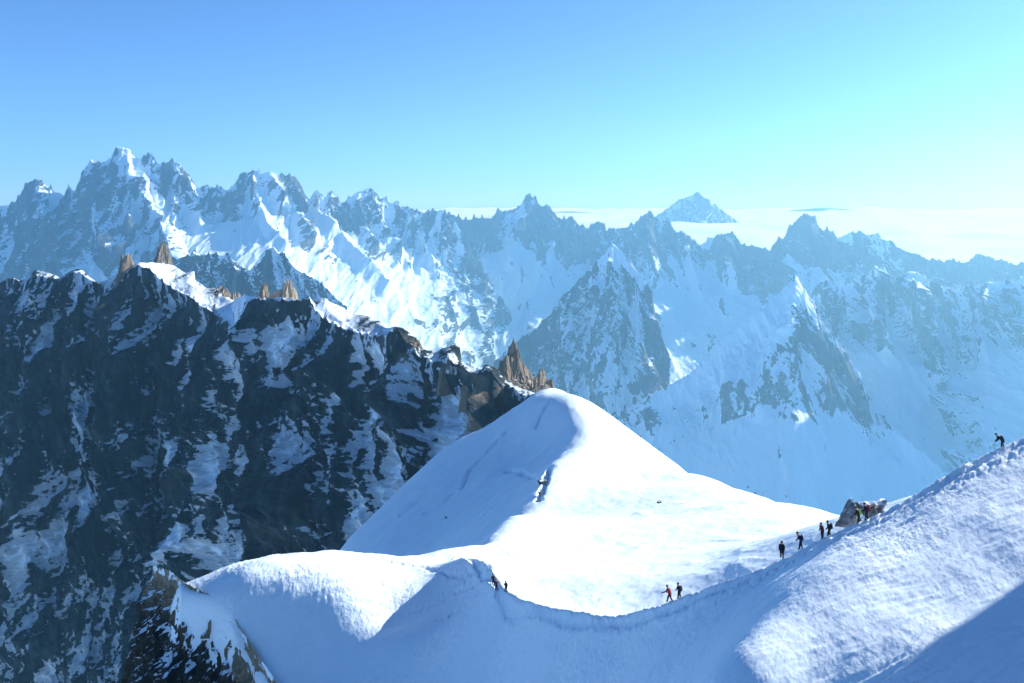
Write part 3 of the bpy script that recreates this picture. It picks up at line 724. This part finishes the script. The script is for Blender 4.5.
person(493.5, on_crest(493.5), 115, 'black', 'black', 'climber in black leading the pair at the bend of the snow ridge', None, stride=.12)
person(496.5, on_crest(496.5) - .8, 115, 'maroon', 'black', 'climber in a dark red jacket close behind the leader at the ridge bend', None, 'red', stride=.1)
person(506, on_crest(506), 110, 'black', 'black', 'climber in black just below the pair at the bend of the snow ridge', 'black', stride=.14)
person(670, on_crest(670), 150, 'red', 'maroon', 'climber in a red jacket walking down the saddle with one arm forward', None, 'red', arm=.55, bend=.2, stride=.26, s=1.08)
person(679.5, on_crest(679.5), 140, 'navy', 'black', 'dark dressed climber right behind the red jacket on the saddle', 'black', stride=.12, s=1.02)
person(782, on_crest(782), 250, 'black', 'black', 'climber in black standing alone, lowest of the upper ridge file', None, stride=.08, s=1.08)
person(801, on_crest(801), 165, 'navy', 'black', 'climber in dark blue with a pack, alone between the black figure and the close pair', 'navy', 'black', stride=.16, bend=.22, s=1.03)
person(822.5, on_crest(822.5), 200, 'maroon', 'black', 'climber in a dark red jacket next to another climber on the upper ridge', None, 'maroon', stride=.06)
person(829.5, on_crest(829.5) + .4, 170, 'black', 'black', 'climber in black close behind the dark red jacket on the upper ridge', 'navy', stride=.2, s=1.04)
person(859, on_crest(859), 160, 'black', 'black', 'climber in black with a lime yellow pack in front of the grey rock', 'lime', stride=.1, bend=.2)
person(867, on_crest(867), 160, 'navy', 'black', 'climber in dark clothes with a red pack right of the grey rock', 'red', stride=.12, bend=.15, s=1.05)
person(1003, on_crest(1003), 185, 'black', 'black', 'climber in black bent low at the top of the slope by the right edge', 'grey', stride=.2, bend=.5, crouch=.22, arm=.4)
person(521, 384, 100, 'black', 'black', 'tiny distant climber in black at the far edge of the sunny plateau', None)

# ------------------------------------------------------------------ loose rocks
def hull_rock(name, pts, mat, label, seed, amp, cuts=4, snow=.3, tan=.2, cat='rock'):
    bm = bmesh.new()
    for p in pts: bm.verts.new(p)
    r = bmesh.ops.convex_hull(bm, input=bm.verts[:])
    bmesh.ops.delete(bm, geom=[v for v in bm.verts if not v.link_faces], context='VERTS')
    bmesh.ops.subdivide_edges(bm, edges=bm.edges[:], cuts=cuts, use_grid_fill=True)
    bm.normal_update()
    co = np.array([v.co for v in bm.verts]); no = np.array([v.normal for v in bm.verts])
    sc_ = (co.max(0) - co.min(0)).max()
    k = ridged(co[:, 0] / sc_ * 4 + co[:, 1] / sc_ * 3, co[:, 2] / sc_ * 4, 4, seed) - .45
    for v, d in zip(bm.verts, k): v.co += v.normal * float(d) * amp
    me = bpy.data.meshes.new(name); bmesh.ops.triangulate(bm, faces=bm.faces[:]); bm.to_mesh(me); bm.free()
    me.materials.append(mat); o = bpy.data.objects.new(name, me); COL.objects.link(o)
    add_attr(o, 'snow', np.clip(snow + 1.1 * (no[:, 2] - .5) - .4 * k, -.5, 1.5)); add_attr(o, 'tan', np.full(len(no), tan))
    return tag(o, label, cat)
M_GREY = terrain_mat('grey_rock', 2.2, dark=(.04, .05, .06), mid=(.24, .26, .28), tan=(.34, .32, .30), bump=.4)
Dk = crest_D(850) + 3.5
def pk(px, py, d): return W(px, py, Dk + d)
hull_rock('rock_slab', [pk(851,497,0), pk(838,520,-.5), pk(834,527,0), pk(848,528,-1.2), pk(857,509,-1.0), pk(862,520,-.5), pk(852,499,1.6), pk(841,526,2.5), pk(860,526,2.5)], M_GREY,
          'grey tilted rock slab with a sharp top poking out of the snow beside the upper climbers', 401, .35, 6, snow=.3, cat='rock')
hull_rock('rock_slab', [pk(855,503,2.0), pk(866,505,1.5), pk(884,499,2.5), pk(888,505,2.0), pk(862,514,1.0), pk(880,516,1.5), pk(858,506,4), pk(884,502,5), pk(870,520,5)], M_GREY,
          'low dark grey ledge of rock stretching right from the tilted slab', 402, .6, 6, snow=.2, cat='rock')
def ground_pt(px, py, d0, d1):
    d = np.arange(d0, d1, .1); x = (px - HX) / F * d
    k = np.where(near_height(x, d) > (HY - py) / F * d)[0]
    d = d[k[0]] if len(k) else d1
    return W(px, py, d)
for (px, py, d0, d1, r, lab) in [(543, 483, 300, 700, 1.7, 'dark lump added in the crevasse on the shaded face of the snow hill, upper of two'), (541, 494, 300, 700, 1.3, 'dark lump added in the crevasse on the shaded face of the snow hill, lower of two'),  # this pair is added to darken a crevasse gash
                                 (659, 503, 250, 700, .9, 'small dark rock lying alone on the sunny plateau'), (447, 518, 300, 700, .9, 'tiny dark rock low on the shaded face of the hill')]:
    c = ground_pt(px, py, d0, d1); q = np.random.RandomState(px)
    hull_rock('rock', [c + q.normal(size=3) * np.array([r * .6, r * .6, r * .5]) for _ in range(14)], M_BUTT, lab, px, .3, 3, snow=0.0, tan=0.0)

# ------------------------------------------------------------------ thin clouds over the horizon
def thin_cloud(px, py, D, w, h, seed, label, mat=None, rag=1.1):
    c = W(px, py, D); a = w / F * D / 2; b = h / F * D / 2
    nt, nh = 96, 24
    th = np.linspace(0, 2 * np.pi, nt, endpoint=False)[None, :]; ph = np.linspace(.02, math.pi - .02, nh)[:, None]
    k = 1 + rag * fbm(np.cos(th) * 2.5 + seed, np.sin(th) * 2.5 + np.cos(ph) * 1.5, 4, seed)
    P = np.stack([c[0] + a * np.cos(th) * np.sin(ph) * k, c[1] + a * .7 * np.sin(th) * np.sin(ph) * k, c[2] + b * np.cos(ph) * k + b * .4 * np.cos(th * 2 + seed)], -1)
    o = link_mesh('cloud', P, grid_faces(nh, nt, True), mat or M_WISP)
    tag(o, label, 'cloud')
tw = NT('thin_cloud_wisp'); tw.t.nodes.remove(tw.b)
wv = tw.n('ShaderNodeVolumePrincipled'); wv.inputs['Color'].default_value = (.75, .88, 1, 1); wv.inputs['Density'].default_value = 0.35e-4
tw.l(wv.outputs[0], tw.t.nodes['Material Output'].inputs['Volume'])
M_WISP = tw.m
thin_cloud(825, 211.5, 60000, 55, 5, 501, 'grey blue flat cloud streak above the highest right hand peak')
thin_cloud(850, 218, 62000, 36, 3.5, 502, 'thin pale cloud streak just below the longer flat one')
thin_cloud(592, 202.5, 60000, 34, 4.5, 503, 'small flat cloud streak left of the lone far pyramid')

# ------------------------------------------------------------------ sea of cloud and thin clouds beyond the haze
M_CLOUD = plain_mat('white_cloud', (.9, .92, .95), 1.0, .02, .0005)
cx = np.linspace(-70000, 70000, 560); cy = np.exp(np.linspace(math.log(14300), math.log(82000), 180))
CX, CY = np.meshgrid(cx, cy)
CZ = -760 - 300 * (1 - sstep(14200, 26000, CY)) + 60 * fbm(CX / 5200, CY / 5200, 5, 91) + 150 * fbm(CX / 2000, CY / 3600, 4, 94) + 260 * sstep(30000, 70000, CY) * fbm(CX / 9000, CY / 9000, 3, 95) + 80 * ridged(CX / 9000, CY / 14000, 3, 92)
top = np.stack([CX, CY, CZ], -1); bot = top.copy(); bot[..., 2] = -1700
ny, nx = CX.shape
f1 = grid_faces(ny, nx); f2 = f1[:, ::-1] + nx * ny
i = np.arange(nx * ny).reshape(ny, nx)
ring = np.concatenate([i[0, :], i[1:, -1], i[-1, -2::-1], i[-2:0:-1, 0]])
rn2 = np.roll(ring, -1)
f3 = np.stack([rn2, ring, ring + nx * ny, rn2 + nx * ny], -1)
o = link_mesh('sea_of_clouds', np.concatenate([top.reshape(-1, 3), bot.reshape(-1, 3)]), np.concatenate([f1, f2, f3]), M_CLOUD)
tag(o, 'white sea of cloud filling the far horizon', 'cloud', kind='structure')

# ------------------------------------------------------------------ haze
hz = NT('thin_blue_haze'); hz.t.nodes.remove(hz.b)
pv = hz.t.nodes.new('ShaderNodeVolumePrincipled')
pv.inputs['Color'].default_value = (.41, .80, 1.0, 1)
pv.inputs['Density'].default_value = 6.4e-5
pv.inputs['Anisotropy'].default_value = .7
hz.l(pv.outputs[0], hz.t.nodes['Material Output'].inputs['Volume'])
x0, x1, y0, y1, z0, z1 = -15000, 15000, -2000, 13700, -1760, 620
V = [(x, y, z) for z in (z0, z1) for y in (y0, y1) for x in (x0, x1)]
Fc = [(0, 2, 3, 1), (4, 5, 7, 6), (0, 1, 5, 4), (2, 6, 7, 3), (0, 4, 6, 2), (1, 3, 7, 5)]
o = link_mesh('haze', V, Fc, hz.m, smooth=False)
tag(o, kind='stuff')
